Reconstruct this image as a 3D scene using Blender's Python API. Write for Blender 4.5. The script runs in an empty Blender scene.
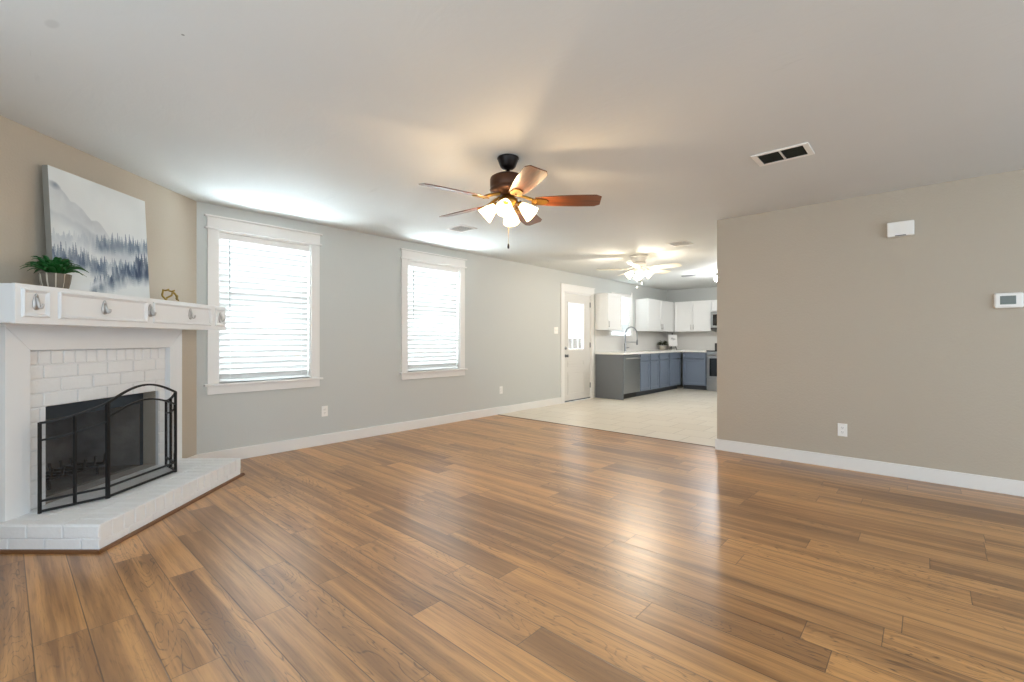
import bpy, bmesh, math, random
import numpy as np
from mathutils import Vector, Matrix
PI = math.pi
SC = bpy.context.scene
COL = SC.collection

# ------------------------------------------------------------------ camera, world, exposure
TH = math.radians(42.05)
CAM = Vector((4.99, 0.0, 1.166))
FWD = Vector((-math.sin(TH), math.cos(TH), 0))
RGT = Vector((math.cos(TH), math.sin(TH), 0))
H = 2.44
cd = bpy.data.cameras.new('camera'); cam = bpy.data.objects.new('camera', cd); COL.objects.link(cam)
cd.sensor_width = 36; cd.lens = 460 / 1024 * 36; cd.shift_y = -1 / 1024; cd.clip_start = 0.02
cam.location = CAM; cam.rotation_euler = (PI / 2, 0, TH)
SC.camera = cam
SC.view_settings.view_transform = 'Standard'; SC.view_settings.look = 'None'
SC.view_settings.gamma = 1; SC.view_settings.exposure = 1.2
SC.view_settings.use_curve_mapping = False
SC.cycles.use_denoising = True
SC.cycles.max_bounces = 10; SC.cycles.diffuse_bounces = 6; SC.cycles.glossy_bounces = 5
SC.cycles.transmission_bounces = 8; SC.cycles.transparent_max_bounces = 12
SC.cycles.caustics_reflective = False; SC.cycles.caustics_refractive = False
SC.cycles.sample_clamp_indirect = 6
W = bpy.data.worlds.new('daylight'); SC.world = W; W.use_nodes = True
wb = W.node_tree.nodes['Background']; wb.inputs[0].default_value = (0.77, 0.92, 1.03, 1); wb.inputs[1].default_value = 1.12

def area(name, loc, size, energy, color, direction):
    d = bpy.data.lights.new(name, 'AREA'); d.shape = 'RECTANGLE'; d.size, d.size_y = size; d.energy = energy; d.color = color
    o = bpy.data.objects.new(name, d); COL.objects.link(o); o.location = loc
    o.rotation_euler = Vector(direction).to_track_quat('-Z', 'Y').to_euler(); return o
def point(name, loc, energy, color, r=0.03, parent=None):
    d = bpy.data.lights.new(name, 'POINT'); d.energy = energy; d.color = color; d.shadow_soft_size = r
    o = bpy.data.objects.new(name, d); COL.objects.link(o); o.location = loc; o.parent = parent; return o
DAY = (0.84, 0.92, 1.0)
area('daylight_window', (-0.75, 1.81, 1.6), (1.3, 1.9), 520, DAY, (1, 0, -0.1))
area('daylight_window', (-0.75, 3.95, 1.6), (1.3, 1.9), 520, DAY, (1, 0, -0.1))
area('daylight_window', (-0.75, 9.30, 2.1), (1.1, 1.3), 230, DAY, (1, 0, -0.1))
area('daylight_window', (-0.75, 7.38, 2.05), (0.9, 0.9), 60, DAY, (1, 0, -0.1))

# ------------------------------------------------------------------ materials
def lin(c):
    if isinstance(c, str):
        c = c.lstrip('#'); c = [int(c[i:i + 2], 16) / 255 for i in (0, 2, 4)]
        c = [x / 12.92 if x <= 0.04045 else ((x + 0.055) / 1.055) ** 2.4 for x in c]
    return (*c[:3], 1)
class NT:
    def __init__(s, m): s.t = m.node_tree; s.n = s.t.nodes; s.l = s.t.links
    def node(s, k, **kw):
        o = s.n.new(k)
        for a, v in kw.items(): setattr(o, a, v)
        return o
    def put(s, sock, v):
        if hasattr(v, 'is_output'): s.l.new(v, sock)
        else: sock.default_value = v
    def math(s, op, a, b=0.0, c=0.0, clamp=False):
        o = s.node('ShaderNodeMath', operation=op, use_clamp=clamp)
        for i, v in enumerate((a, b, c)): s.put(o.inputs[i], v)
        return o.outputs[0]
    def mix(s, f, a, b, mode='MIX'):
        o = s.node('ShaderNodeMix', data_type='RGBA', blend_type=mode)
        s.put(o.inputs[0], f); s.put(o.inputs[6], a); s.put(o.inputs[7], b)
        return o.outputs[2]
    def noise(s, vec, scale, detail=2, rough=0.5, dist=0.0):
        o = s.node('ShaderNodeTexNoise')
        s.put(o.inputs['Vector'], vec); o.inputs['Scale'].default_value = scale
        o.inputs['Detail'].default_value = detail; o.inputs['Roughness'].default_value = rough; o.inputs['Distortion'].default_value = dist
        return o.outputs[0]
    def obj(s): return s.node('ShaderNodeTexCoord').outputs['Object']
    def mapping(s, vec, loc=(0, 0, 0), scale=(1, 1, 1), rot=(0, 0, 0)):
        o = s.node('ShaderNodeMapping'); s.put(o.inputs[0], vec); o.inputs[1].default_value = loc; o.inputs[2].default_value = rot; o.inputs[3].default_value = scale
        return o.outputs[0]
    def ramp(s, f, a, b):
        o = s.node('ShaderNodeMapRange', interpolation_type='SMOOTHSTEP'); s.put(o.inputs[0], f); o.inputs[1].default_value = a; o.inputs[2].default_value = b
        return o.outputs[0]
    def bump(s, h, strength=0.2, dist=0.01):
        o = s.node('ShaderNodeBump'); o.inputs['Strength'].default_value = strength; o.inputs['Distance'].default_value = dist; s.put(o.inputs['Height'], h)
        return o.outputs[0]
def mat(name, color, rough=0.5, metal=0.0, noise=None, bump=None, emit=None, spec=0.5, coat=0.0):
    """noise=(scale, amount) tints the colour, bump=(scale, strength, distance) roughens the surface"""
    m = bpy.data.materials.new(name); m.use_nodes = True; t = NT(m)
    b = t.n['Principled BSDF']
    b.inputs['Base Color'].default_value = lin(color); b.inputs['Roughness'].default_value = rough; b.inputs['Metallic'].default_value = metal
    b.inputs['Specular IOR Level'].default_value = spec; b.inputs['Coat Weight'].default_value = coat
    if noise:
        f = t.noise(t.obj(), noise[0], 4)
        c = lin(color); lo = tuple(x * (1 - noise[1]) for x in c[:3]) + (1,)
        hi = tuple(min(1, x * (1 + noise[1])) for x in c[:3]) + (1,)
        t.l.new(t.mix(f, lo, hi), b.inputs['Base Color'])
    if bump:
        t.l.new(t.bump(t.noise(t.obj(), bump[0], 4), bump[1], bump[2]), b.inputs['Normal'])
    if emit:
        b.inputs['Emission Color'].default_value = lin(emit[0]); b.inputs['Emission Strength'].default_value = emit[1]
    return m

M = {}
M['wall_window'] = mat('pale_grey_wall_paint', '#c6c8c5', 0.6, bump=(90, 0.25, 0.004))
M['wall_taupe'] = mat('taupe_wall_paint', '#b8ad9d', 0.6, noise=(2, 0.02), bump=(75, 0.35, 0.006))
M['trim'] = mat('white_trim_paint', '#e9e7e4', 0.35, noise=(6, 0.015))
M['mantel'] = mat('white_mantel_paint', '#e4e6e8', 0.4, noise=(5, 0.02), bump=(40, 0.05, 0.003))
M['brick'] = mat('white_painted_brick', '#e8eaec', 0.55, noise=(9, 0.04), bump=(55, 0.5, 0.006))
M['mortar'] = mat('white_painted_mortar', '#e4e6e8', 0.7, noise=(12, 0.05), bump=(60, 0.5, 0.006))
M['soot'] = mat('sooty_firebox_steel', '#67635e', 0.7, noise=(9, 0.75), bump=(30, 0.4, 0.01))
M['hood'] = mat('blue_black_steel', '#39434d', 0.35, 0.4, noise=(8, 0.2))
M['ash'] = mat('ashy_concrete', '#a9a5a0', 0.9, noise=(10, 0.2))
M['black_iron'] = mat('black_wrought_iron', '#141517', 0.45, 0.3)
M['shoe'] = mat('brown_wood_trim', '#6b4526', 0.4, noise=(20, 0.2))
M['pewter'] = mat('brushed_pewter', '#c4c2c1', 0.38, 0.7)
M['steel'] = mat('stainless_steel', '#a8abae', 0.3, 1.0, noise=(3, 0.06))
M['chrome'] = mat('brushed_nickel', '#8f9295', 0.28, 1.0)
M['gold'] = mat('antique_gold', '#a08646', 0.35, 0.9)
M['bronze'] = mat('oil_rubbed_bronze', '#1d1614', 0.35, 0.6)
M['brown_bronze'] = mat('brown_bronze', '#4a2f20', 0.35, 0.6, noise=(15, 0.2))
M['brass'] = mat('antique_brass', '#9a7436', 0.3, 0.9)
M['white_metal'] = mat('white_enamel', '#eceae6', 0.35)
M['plastic'] = mat('white_plastic', '#f1efeb', 0.35)
M['slot'] = mat('dark_slot', '#3a3937', 0.6)
M['lcd'] = mat('grey_display', '#6d756f', 0.25, noise=(30, 0.05))
M['vent_dark'] = mat('dark_filter', '#3d3d33', 0.8, noise=(60, 0.2))
M['vent_grey'] = mat('grey_vent_interior', '#9a9d9e', 0.7)
M['cab_blue'] = mat('slate_blue_cabinet_paint', '#707b8c', 0.45, noise=(4, 0.03))
M['cab_grey'] = mat('slate_grey_panel', '#6b6e72', 0.45, noise=(4, 0.04))
M['toe'] = mat('dark_toe_kick', '#4a4f57', 0.6)
M['cab_white'] = mat('white_cabinet_paint', '#eeeeed', 0.4)
M['quartz'] = mat('white_quartz', '#efece7', 0.2, noise=(14, 0.03))
M['splash'] = mat('pale_backsplash', '#d9d7d3', 0.3)
M['glass_black'] = mat('black_glass', '#0b0c0e', 0.08)
M['leaf'] = mat('dark_green_leaf', '#1f5a26', 0.4, noise=(25, 0.35))
M['leaf_bush'] = mat('olive_green_leaf', '#3d5220', 0.6, noise=(30, 0.4))
M['soil'] = mat('dark_soil', '#2b2119', 0.95, bump=(60, 0.6, 0.01))
M['pot'] = mat('ribbed_stone_pot', '#6f675c', 0.75, noise=(18, 0.18), bump=(50, 0.3, 0.004))
M['pot_grey'] = mat('small_grey_pot', '#b5afa2', 0.7, noise=(20, 0.1))
M['canvas_side'] = mat('grey_canvas_edge', '#8c8a84', 0.8)
M['paper'] = mat('white_print_paper', '#f0eeec', 0.6)
M['ink'] = mat('grey_print_ink', '#6f7178', 0.7)
M['strip'] = mat('dark_transition_strip', '#5a4130', 0.4)
M['grate'] = mat('dark_cast_iron', '#38332f', 0.7, 0.3)

def ceiling_mat():
    m = bpy.data.materials.new('trowelled_white_ceiling'); m.use_nodes = True; t = NT(m); b = t.n['Principled BSDF']
    o = t.obj()
    sep = t.node('ShaderNodeSeparateXYZ'); t.put(sep.inputs[0], o)
    def spot(x, y, rx, ry, rot):
        v = t.mapping(o, (0, 0, 0)); s = t.node('ShaderNodeVectorMath', operation='SUBTRACT'); t.put(s.inputs[0], v); s.inputs[1].default_value = (x, y, 0)
        q = t.mapping(s.outputs[0], (0, 0, 0), (1 / rx, 1 / ry, 0), (0, 0, 0)) if not rot else t.mapping(t.mapping(s.outputs[0], rot=(0, 0, rot)), scale=(1 / rx, 1 / ry, 0))
        l = t.node('ShaderNodeVectorMath', operation='LENGTH'); t.put(l.inputs[0], q)
        return t.math('SUBTRACT', 1.0, t.ramp(l.outputs['Value'], 0.5, 1.0))
    sm = t.math('MULTIPLY', spot(2.371, .135, .05, .025, -0.2), 0.16)
    dot = t.math('MULTIPLY', spot(2.683, .506, .008, .008, 0), 0.7)
    scr = t.noise(t.mapping(o, rot=(0, 0, 0.5), scale=(1.2, 9, 1)), 2.2, 5, 0.65, 0.6)
    gate = t.ramp(t.noise(o, 1.1, 2), 0.56, 0.72)
    scuff = t.math('MULTIPLY', t.math('MULTIPLY', t.ramp(scr, 0.6, 0.75), gate), 0.17)
    f = t.math('ADD', t.math('ADD', sm, dot), scuff, clamp=True)
    base = t.mix(t.noise(o, 0.9, 3), lin('#d2d4d3'), lin('#dcdedd'))
    t.l.new(t.mix(f, base, lin('#6a6a64')), b.inputs['Base Color'])
    b.inputs['Roughness'].default_value = 0.75; b.inputs['Specular IOR Level'].default_value = 0.25
    h = t.math('ADD', t.math('MULTIPLY', t.noise(o, 45, 3), 0.25), t.noise(t.mapping(o, rot=(0, 0, .5), scale=(1, 3, 1)), 3.0, 4, 0.6, 0.8))
    t.l.new(t.bump(h, 0.12, 0.02), b.inputs['Normal'])
    return m
M['ceiling'] = ceiling_mat()

def floor_mat():
    m = bpy.data.materials.new('oak_plank_floor'); m.use_nodes = True; t = NT(m); b = t.n['Principled BSDF']
    o = t.obj(); sep = t.node('ShaderNodeSeparateXYZ'); t.put(sep.inputs[0], o)
    X, Y = sep.outputs[0], sep.outputs[1]
    WD, LN = 0.1545, 1.22
    ry = t.math('DIVIDE', t.math('SUBTRACT', Y, 0.078), WD); row = t.math('FLOOR', ry); fy = t.math('FRACT', ry)
    def wn(a, c=0.0, dim='2D'):
        cmb = t.node('ShaderNodeCombineXYZ'); t.put(cmb.inputs[0], a); t.put(cmb.inputs[1], c)
        w = t.node('ShaderNodeTexWhiteNoise', noise_dimensions='2D'); t.put(w.inputs['Vector'], cmb.outputs[0]); return w
    off = wn(row, 3.0).outputs['Value']
    cx = t.math('ADD', t.math('DIVIDE', X, LN), t.math('MULTIPLY', off, 7.0)); col = t.math('FLOOR', cx); fx = t.math('FRACT', cx)
    wid = wn(row, col); r1 = wid.outputs['Value']
    sc = t.node('ShaderNodeSeparateColor'); t.put(sc.inputs[0], wid.outputs['Color']); r2, r3 = sc.outputs[1], sc.outputs[2]
    # seams
    ey = t.math('MINIMUM', fy, t.math('SUBTRACT', 1.0, fy)); ex = t.math('MINIMUM', fx, t.math('SUBTRACT', 1.0, fx))
    seam = t.math('MAXIMUM', t.math('SUBTRACT', 1.0, t.ramp(t.math('MULTIPLY', ey, WD), 0.0008, 0.0030)),
                  t.math('SUBTRACT', 1.0, t.ramp(t.math('MULTIPLY', ex, LN), 0.0006, 0.0024)))
    # grain coordinates, shifted for every plank
    cmb = t.node('ShaderNodeCombineXYZ'); t.put(cmb.inputs[0], t.math('ADD', X, t.math('MULTIPLY', r1, 37.0)))
    t.put(cmb.inputs[1], t.math('ADD', Y, t.math('MULTIPLY', r2, 53.0))); t.put(cmb.inputs[2], t.math('MULTIPLY', r3, 11.0))
    g = cmb.outputs[0]
    band = t.noise(t.mapping(g, scale=(0.5, 12.0, 1)), 1.5, 4, 0.6, 0.3)      # broad tone streaks along the plank
    fine = t.noise(t.mapping(g, scale=(1.6, 42.0, 1)), 3.0, 4, 0.65, 0.2)      # pores
    ringf = t.noise(t.mapping(g, scale=(1.3, 6.5, 1)), 1.25, 2, 0.5, 0.5)      # cathedral rings
    ring = t.math('FRACT', t.math('MULTIPLY', ringf, 17.0))
    ring = t.math('SUBTRACT', 1.0, t.math('ABSOLUTE', t.math('SUBTRACT', t.math('MULTIPLY', ring, 2.0), 1.0)))
    ring = t.math('MULTIPLY', t.ramp(ring, 0.72, 1.0), t.ramp(r3, 0.25, 0.8))
    ring = t.math('MULTIPLY', ring, t.ramp(fine, 0.35, 0.6))
    tone = t.math('ADD', t.math('MULTIPLY', r1, 0.22), t.math('MULTIPLY', band, 1.02))
    base = t.mix(t.ramp(tone, 0.36, 0.84), lin('#7c5229'), lin('#cc965a'))
    hue = t.mix(t.math('MULTIPLY', r2, 0.22), base, lin('#93714f'))
    c = t.mix(t.math('MULTIPLY', t.ramp(fine, 0.48, 0.68), 0.34), hue, lin('#56371d'))
    c = t.mix(t.math('MULTIPLY', ring, 0.8), c, lin('#4a2e18'))
    c = t.mix(t.math('MULTIPLY', seam, 0.75), c, lin('#2c1b0f'))
    t.l.new(c, b.inputs['Base Color'])
    t.l.new(t.math('ADD', 0.285, t.math('MULTIPLY', fine, 0.08)), b.inputs['Roughness'])
    b.inputs['Specular IOR Level'].default_value = 0.9; b.inputs['IOR'].default_value = 1.65
    h = t.math('SUBTRACT', t.math('MULTIPLY', fine, -0.02), t.math('MULTIPLY', seam, 1.0))
    t.l.new(t.bump(h, 0.35, 0.0015), b.inputs['Normal'])
    return m
M['floor'] = floor_mat()

def tile_mat():
    m = bpy.data.materials.new('cream_floor_tile'); m.use_nodes = True; t = NT(m); b = t.n['Principled BSDF']
    o = t.obj()
    br = t.node('ShaderNodeTexBrick', offset=0.5, offset_frequency=2); t.put(br.inputs['Vector'], t.mapping(o, (0.0, -5.2, 0)))
    br.inputs['Scale'].default_value = 1.0; br.inputs['Brick Width'].default_value = 0.44; br.inputs['Row Height'].default_value = 0.40
    br.inputs['Mortar Size'].default_value = 0.004; br.inputs['Mortar Smooth'].default_value = 0.1
    br.inputs['Color1'].default_value = lin('#d8cfc0'); br.inputs['Color2'].default_value = lin('#e0d9cc'); br.inputs['Mortar'].default_value = lin('#a0968a')
    cl = t.noise(t.mapping(o, scale=(1, 2.2, 1)), 3.5, 5, 0.6, 0.5)
    t.l.new(t.mix(t.math('MULTIPLY', cl, 0.3), br.outputs['Color'], lin('#c9bda8')), b.inputs['Base Color'])
    b.inputs['Roughness'].default_value = 0.3
    t.l.new(t.bump(t.math('SUBTRACT', 1.0, br.outputs['Fac']), 0.3, 0.003), b.inputs['Normal'])
    return m
M['tile'] = tile_mat()

def wood_mat(name, a, c, rough=0.35):
    m = bpy.data.materials.new(name); m.use_nodes = True; t = NT(m); b = t.n['Principled BSDF']
    f = t.noise(t.mapping(t.obj(), scale=(2, 26, 26)), 2.0, 4, 0.6, 0.4)
    t.l.new(t.mix(t.ramp(f, 0.3, 0.7), lin(a), lin(c)), b.inputs['Base Color']); b.inputs['Roughness'].default_value = rough; b.inputs['Coat Weight'].default_value = .6; b.inputs['Coat Roughness'].default_value = .15
    return m
M['blade_wood'] = wood_mat('walnut_fan_blade', '#42200d', '#70391a', 0.28)
M['blade_white'] = mat('white_fan_blade', '#e6e0d2', 0.45)

def mixmat(name, build):
    m = bpy.data.materials.new(name); m.use_nodes = True; t = NT(m); t.n.remove(t.n['Principled BSDF'])
    t.l.new(build(t), t.n['Material Output'].inputs[0]); return m
def mixsh(t, f, a, b):
    o = t.node('ShaderNodeMixShader'); o.inputs[0].default_value = f; t.l.new(a, o.inputs[1]); t.l.new(b, o.inputs[2]); return o.outputs[0]
def sh(t, kind, col, **kw):
    o = t.node(kind); o.inputs['Color'].default_value = lin(col)
    for k, v in kw.items(): o.inputs[k].default_value = v
    return o.outputs[0]
M['slat'] = mixmat('white_blind_slat', lambda t: mixsh(t, 0.03, sh(t, 'ShaderNodeBsdfDiffuse', '#cfcfce'), sh(t, 'ShaderNodeBsdfTranslucent', '#f4f4f4')))
M['slat_door'] = mixmat('white_door_blind', lambda t: mixsh(t, 0.4, sh(t, 'ShaderNodeBsdfDiffuse', '#f0f0ee'), sh(t, 'ShaderNodeBsdfTranslucent', '#f4f4f4')))
M['pane'] = mixmat('window_glass', lambda t: mixsh(t, 0.08, sh(t, 'ShaderNodeBsdfTransparent', '#f6fbfb'), sh(t, 'ShaderNodeBsdfGlossy', '#ffffff', Roughness=0.02)))
M['mesh'] = mixmat('black_wire_mesh', lambda t: mixsh(t, 0.28, sh(t, 'ShaderNodeBsdfTransparent', '#ffffff'), sh(t, 'ShaderNodeBsdfDiffuse', '#444549')))
def shade(name, col, e):
    return mixmat(name, lambda t: mixsh(t, 0.5, sh(t, 'ShaderNodeBsdfTranslucent', '#fff4e0'), sh(t, 'ShaderNodeEmission', col, Strength=e)))
M['shade_warm'] = shade('lit_frosted_glass', '#ffe3b8', 3.5)
M['shade_white'] = shade('lit_white_glass', '#fff1d8', 4.0)
M['lamp_cool'] = shade('lit_track_lamp', '#f4f8ff', 40.0)

# ------------------------------------------------------------------ mesh helpers
def finish(name, bm, m, parent=None, bev=0.0, smooth=False, seg=2):
    me = bpy.data.meshes.new(name)
    bmesh.ops.recalc_face_normals(bm, faces=bm.faces[:])
    bm.to_mesh(me); bm.free()
    o = bpy.data.objects.new(name, me); COL.objects.link(o); o.parent = parent
    for x in (m if isinstance(m, (list, tuple)) else [m]): me.materials.append(M[x] if isinstance(x, str) else x)
    if smooth: me.polygons.foreach_set('use_smooth', [True] * len(me.polygons))
    if bev:
        b = o.modifiers.new('bevel', 'BEVEL'); b.width = bev; b.segments = seg; b.limit_method = 'ANGLE'; b.angle_limit = math.radians(40); b.use_clamp_overlap = True
    return o
def B(): return bmesh.new()
def box(bm, x0, x1, y0, y1, z0, z1, mi=0, mtx=None):
    vs = [bm.verts.new(p) for p in [(x0, y0, z0), (x1, y0, z0), (x1, y1, z0), (x0, y1, z0), (x0, y0, z1), (x1, y0, z1), (x1, y1, z1), (x0, y1, z1)]]
    if mtx:
        for v in vs: v.co = mtx @ v.co
    for f in [(0, 3, 2, 1), (4, 5, 6, 7), (0, 1, 5, 4), (1, 2, 6, 5), (2, 3, 7, 6), (3, 0, 4, 7)]:
        fc = bm.faces.new([vs[i] for i in f]); fc.material_index = mi
    return bm
def bbox(bm, x0, x1, y0, y1, z0, z1, bev=0.003, mi=0):
    """one box with its own small chamfer (bricks)"""
    t = bmesh.new(); box(t, x0, x1, y0, y1, z0, z1)
    bmesh.ops.bevel(t, geom=t.edges[:], offset=bev, segments=1, affect='EDGES')
    join(bm, t, mi)
def join(bm, t, mi=0, mtx=None):
    mp = {}
    for v in t.verts: mp[v] = bm.verts.new(mtx @ v.co if mtx else v.co)
    for f in t.faces:
        try: g = bm.faces.new([mp[v] for v in f.verts]); g.material_index = mi
        except ValueError: pass
    t.free()
def prism(bm, pts, z0, z1, mtx=None, mi=0):
    """polygon in x,y extruded from z0 to z1"""
    lo = [bm.verts.new((x, y, z0)) for x, y in pts]; hi = [bm.verts.new((x, y, z1)) for x, y in pts]
    if mtx:
        for v in lo + hi: v.co = mtx @ v.co
    n = len(pts)
    fs = [bm.faces.new(lo[::-1]), bm.faces.new(hi)] + [bm.faces.new([lo[i], lo[(i + 1) % n], hi[(i + 1) % n], hi[i]]) for i in range(n)]
    for f in fs: f.material_index = mi
def tube(bm, pts, r, n=8, closed=False, r_end=None, square=False):
    pts = [Vector(p) for p in pts]; N = len(pts); rings = []
    up = Vector((0, 0, 1))
    prev = None
    for i, p in enumerate(pts):
        if closed: d = (pts[(i + 1) % N] - pts[i - 1])
        else: d = pts[min(i + 1, N - 1)] - pts[max(i - 1, 0)]
        d = d.normalized()
        if prev is None:
            a = up if abs(d.dot(up)) < 0.95 else Vector((1, 0, 0))
            s = d.cross(a).normalized()
        else:
            s = (prev - d * prev.dot(d)).normalized()
        prev = s; q = d.cross(s)
        rr = r if r_end is None else r + (r_end - r) * i / max(1, N - 1)
        ph = PI / 4 if square else 0
        rings.append([bm.verts.new(p + (s * math.cos(2 * PI * k / n + ph) + q * math.sin(2 * PI * k / n + ph)) * rr) for k in range(n)])
    for i in range(N if closed else N - 1):
        A, C = rings[i], rings[(i + 1) % N]
        for k in range(n): bm.faces.new([A[k], A[(k + 1) % n], C[(k + 1) % n], C[k]])
    if not closed: bm.faces.new(rings[0][::-1]); bm.faces.new(rings[-1])
    return bm
def bar(bm, a, b, w): return tube(bm, [a, b], w * 0.7071, 4, square=True)
def lathe(bm, prof, n=32, mtx=None, cap=True):
    """profile of (radius, z) from first to last"""
    rings = []
    for r, z in prof:
        if r < 1e-6: rings.append([bm.verts.new((0, 0, z))])
        else: rings.append([bm.verts.new((r * math.cos(2 * PI * k / n), r * math.sin(2 * PI * k / n), z)) for k in range(n)])
    for A, C in zip(rings, rings[1:]):
        for k in range(n):
            q = [A[k % len(A)], A[(k + 1) % len(A)], C[(k + 1) % len(C)], C[k % len(C)]]
            u = []
            for v in q:
                if v not in u: u.append(v)
            if len(u) > 2: bm.faces.new(u)
    if cap:
        for R_ in (rings[0], rings[-1]):
            if len(R_) > 2: bm.faces.new(R_)
    if mtx:
        for R_ in rings:
            for v in R_: v.co = mtx @ v.co
    return bm
def ring_frame(bm, x0, x1, z0, z1, w, y0, y1):
    """picture-frame ring facing -y"""
    box(bm, x0, x1, y0, y1, z1 - w, z1); box(bm, x0, x1, y0, y1, z0, z0 + w)
    box(bm, x0, x0 + w, y0, y1, z0 + w, z1 - w); box(bm, x1 - w, x1, y0, y1, z0 + w, z1 - w)
def empty(name, loc, rz=0.0):
    o = bpy.data.objects.new(name, None); COL.objects.link(o); o.location = loc; o.rotation_euler = (0, 0, rz); o.empty_display_size = 0.1; return o
def tag(o, label, cat, group=None):
    o['label'] = label; o['category'] = cat; o['kind'] = 'thing'
    if group: o['group'] = group
    return o
def struct(o, label=None):
    o['kind'] = 'structure'
    if label: o['label'] = label
    return o
def sb(name, m, *boxes, bev=0.0):
    bm = B()
    for b_ in boxes: box(bm, *b_)
    return struct(finish(name, bm, m, bev=bev))
RF = TH + PI / 2                      # rotation of things on the diagonal fireplace wall
def FP(u, y=0.0, z=0.0):              # u along the wall, y into the wall (negative = room side)
    p = CAM + FWD * u - RGT * (2.9 + y); return Vector((p.x, p.y, z))
FC = 3.262                            # centre of the fireplace along the wall
RW = PI / 2                           # window wall: local x = world y, local y = into the wall
SPAN = 8.0

# ------------------------------------------------------------------ the room
YB, YK = 11.5, 5.19
bm = B()
c0 = FP(1.5)
prism(bm, [(0, 1.195), (c0.x, c0.y), (SPAN, c0.y), (SPAN, YK), (0, YK)], -0.1, 0)
struct(finish('floor', bm, 'floor'))
sb('floor_kitchen', 'tile', (-0.02, 5.6, YK, YB, -0.1, 0.0))
sb('trim_1', 'strip', (0.0, 3.33, YK - 0.008, YK + 0.008, 0, 0.004))
bm = B()
prism(bm, [(-0.15, 1.0), (FP(1.5, .15).x, FP(1.5, .15).y), (SPAN, FP(1.5, .15).y), (SPAN, 5.22), (5.6, 5.22), (5.6, YB + .15), (-0.15, YB + .15)], H, H + 0.1)
struct(finish('ceiling', bm, 'ceiling'))
def wall_holes(name, m, rot, loc, x0, x1, holes, thick=0.15, parent=None):
    """wall along local x with rectangular holes (xa, xb, za, zb); local y 0..thick is the body"""
    bm = B(); xs = x0
    for xa, xb, za, zb in sorted(holes):
        box(bm, xs, xa, 0, thick, 0, H)
        if za > 0: box(bm, xa, xb, 0, thick, 0, za)
        box(bm, xa, xb, 0, thick, zb, H)
        xs = xb
    box(bm, xs, x1, 0, thick, 0, H)
    bmesh.ops.remove_doubles(bm, verts=bm.verts[:], dist=1e-5)
    o = struct(finish(name, bm, m)); o.location = loc; o.rotation_euler = (0, 0, rot); return o
W1, W2, W3, DR = (1.37, 2.257, .755, 2.205), (3.505, 4.405, .755, 2.205), (8.70, 9.567, 1.27, 2.19), (6.965, 7.905, 0, 2.065)
wall_holes('wall_left', 'wall_window', RW, (0, 0, 0), 1.15, YB + .15, [W1, W2, W3, DR])
wall_holes('wall_fireplace', 'wall_taupe', RF, FP(0), 1.5, 4.229, [(2.838, 3.743, 0.15, .755)])
sb('wall_rear', 'wall_taupe', (c0.x - .1, 2.3, c0.y - .15, c0.y, 0, H))  # unseen wall stub, added to keep sky light off the mantel's left end
sb('wall_right', 'wall_taupe', (3.33, SPAN, 5.10, 5.22, 0, H))
sb('wall_kitchen', 'wall_window', (5.6, 5.75, 5.22, YB, 0, H))
sb('wall_back', 'wall_window', (0, 5.6, YB, YB + .15, 0, H))
# baseboards
BH, BT = 0.115, 0.016
sb('baseboard_left', 'trim', (0, BT, 1.2, 6.865, 0, BH), bev=0.003)
bm = B(); box(bm, 3.952, 4.229, -BT, 0, 0, BH); o = struct(finish('baseboard_fireplace', bm, 'trim', bev=.003)); o.location = FP(0); o.rotation_euler = (0, 0, RF)
sb('baseboard_right', 'trim', (3.314, SPAN, 5.084, 5.10, 0, BH), (3.314, 3.33, 5.10, 5.22, 0, BH), bev=0.003)
sb('baseboard_back', 'trim', (2.0, 5.6, YB - BT, YB, 0, BH), bev=0.003)

# ------------------------------------------------------------------ windows (local x along the wall, y into the wall)
def window(name, hole, casing=True):
    xa, xb, za, zb = hole; c = (xa + xb) / 2; w = (xb - xa) / 2
    r = struct(empty(name, (0, c, za), RW)); h = zb - za
    def part(n, m, boxes, bev=0.002):
        bm = B()
        for b_ in boxes: box(bm, *b_)
        return finish(n, bm, m, r, bev)
    if casing:
        part('casing', 'trim', [(-w - .089, -w, -.02, 0, 0, h)])
        part('casing', 'trim', [(w, w + .089, -.02, 0, 0, h)])
        part('head_casing', 'trim', [(-w - .092, w + .092, -.024, 0, h + .018, h + .112)])
        part('head_moulding', 'trim', [(-w - .112, w + .112, -.036, 0, h, h + .018)], .005)
        part('cap_moulding', 'trim', [(-w - .115, w + .115, -.042, 0, h + .112, h + .130)], .005)
        part('window_sill', 'trim', [(-w - .117, w + .117, -.05, .10, -.022, 0)], .005)
        part('apron', 'trim', [(-w - .09, w + .09, -.02, 0, -.100, -.022)])
    else:
        part('window_sill', 'trim', [(-w - .02, w + .03, -.02, .10, -.02, 0)], .004)
        part('casing', 'trim', [(w, w + .06, -.012, 0, -.02, h + .05)])
    t = .012
    part('jamb', 'trim', [(-w, -w + t, 0, .15, 0, h), (w - t, w, 0, .15, 0, h), (-w + t, w - t, 0, .15, h - t, h)], 0)
    fr = B(); ring_frame(fr, -w + t, w - t, 0, h - t, .04, .105, .14); box(fr, -w + .05, w - .05, .10, .14, h * .53 - .025, h * .53 + .025)
    f = finish('sash', fr, 'trim', r, .003)
    g = B(); box(g, -w + .05, w - .05, .120, .124, .04, h - .05); finish('glass', g, 'pane', f)
    return r, w, h
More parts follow.
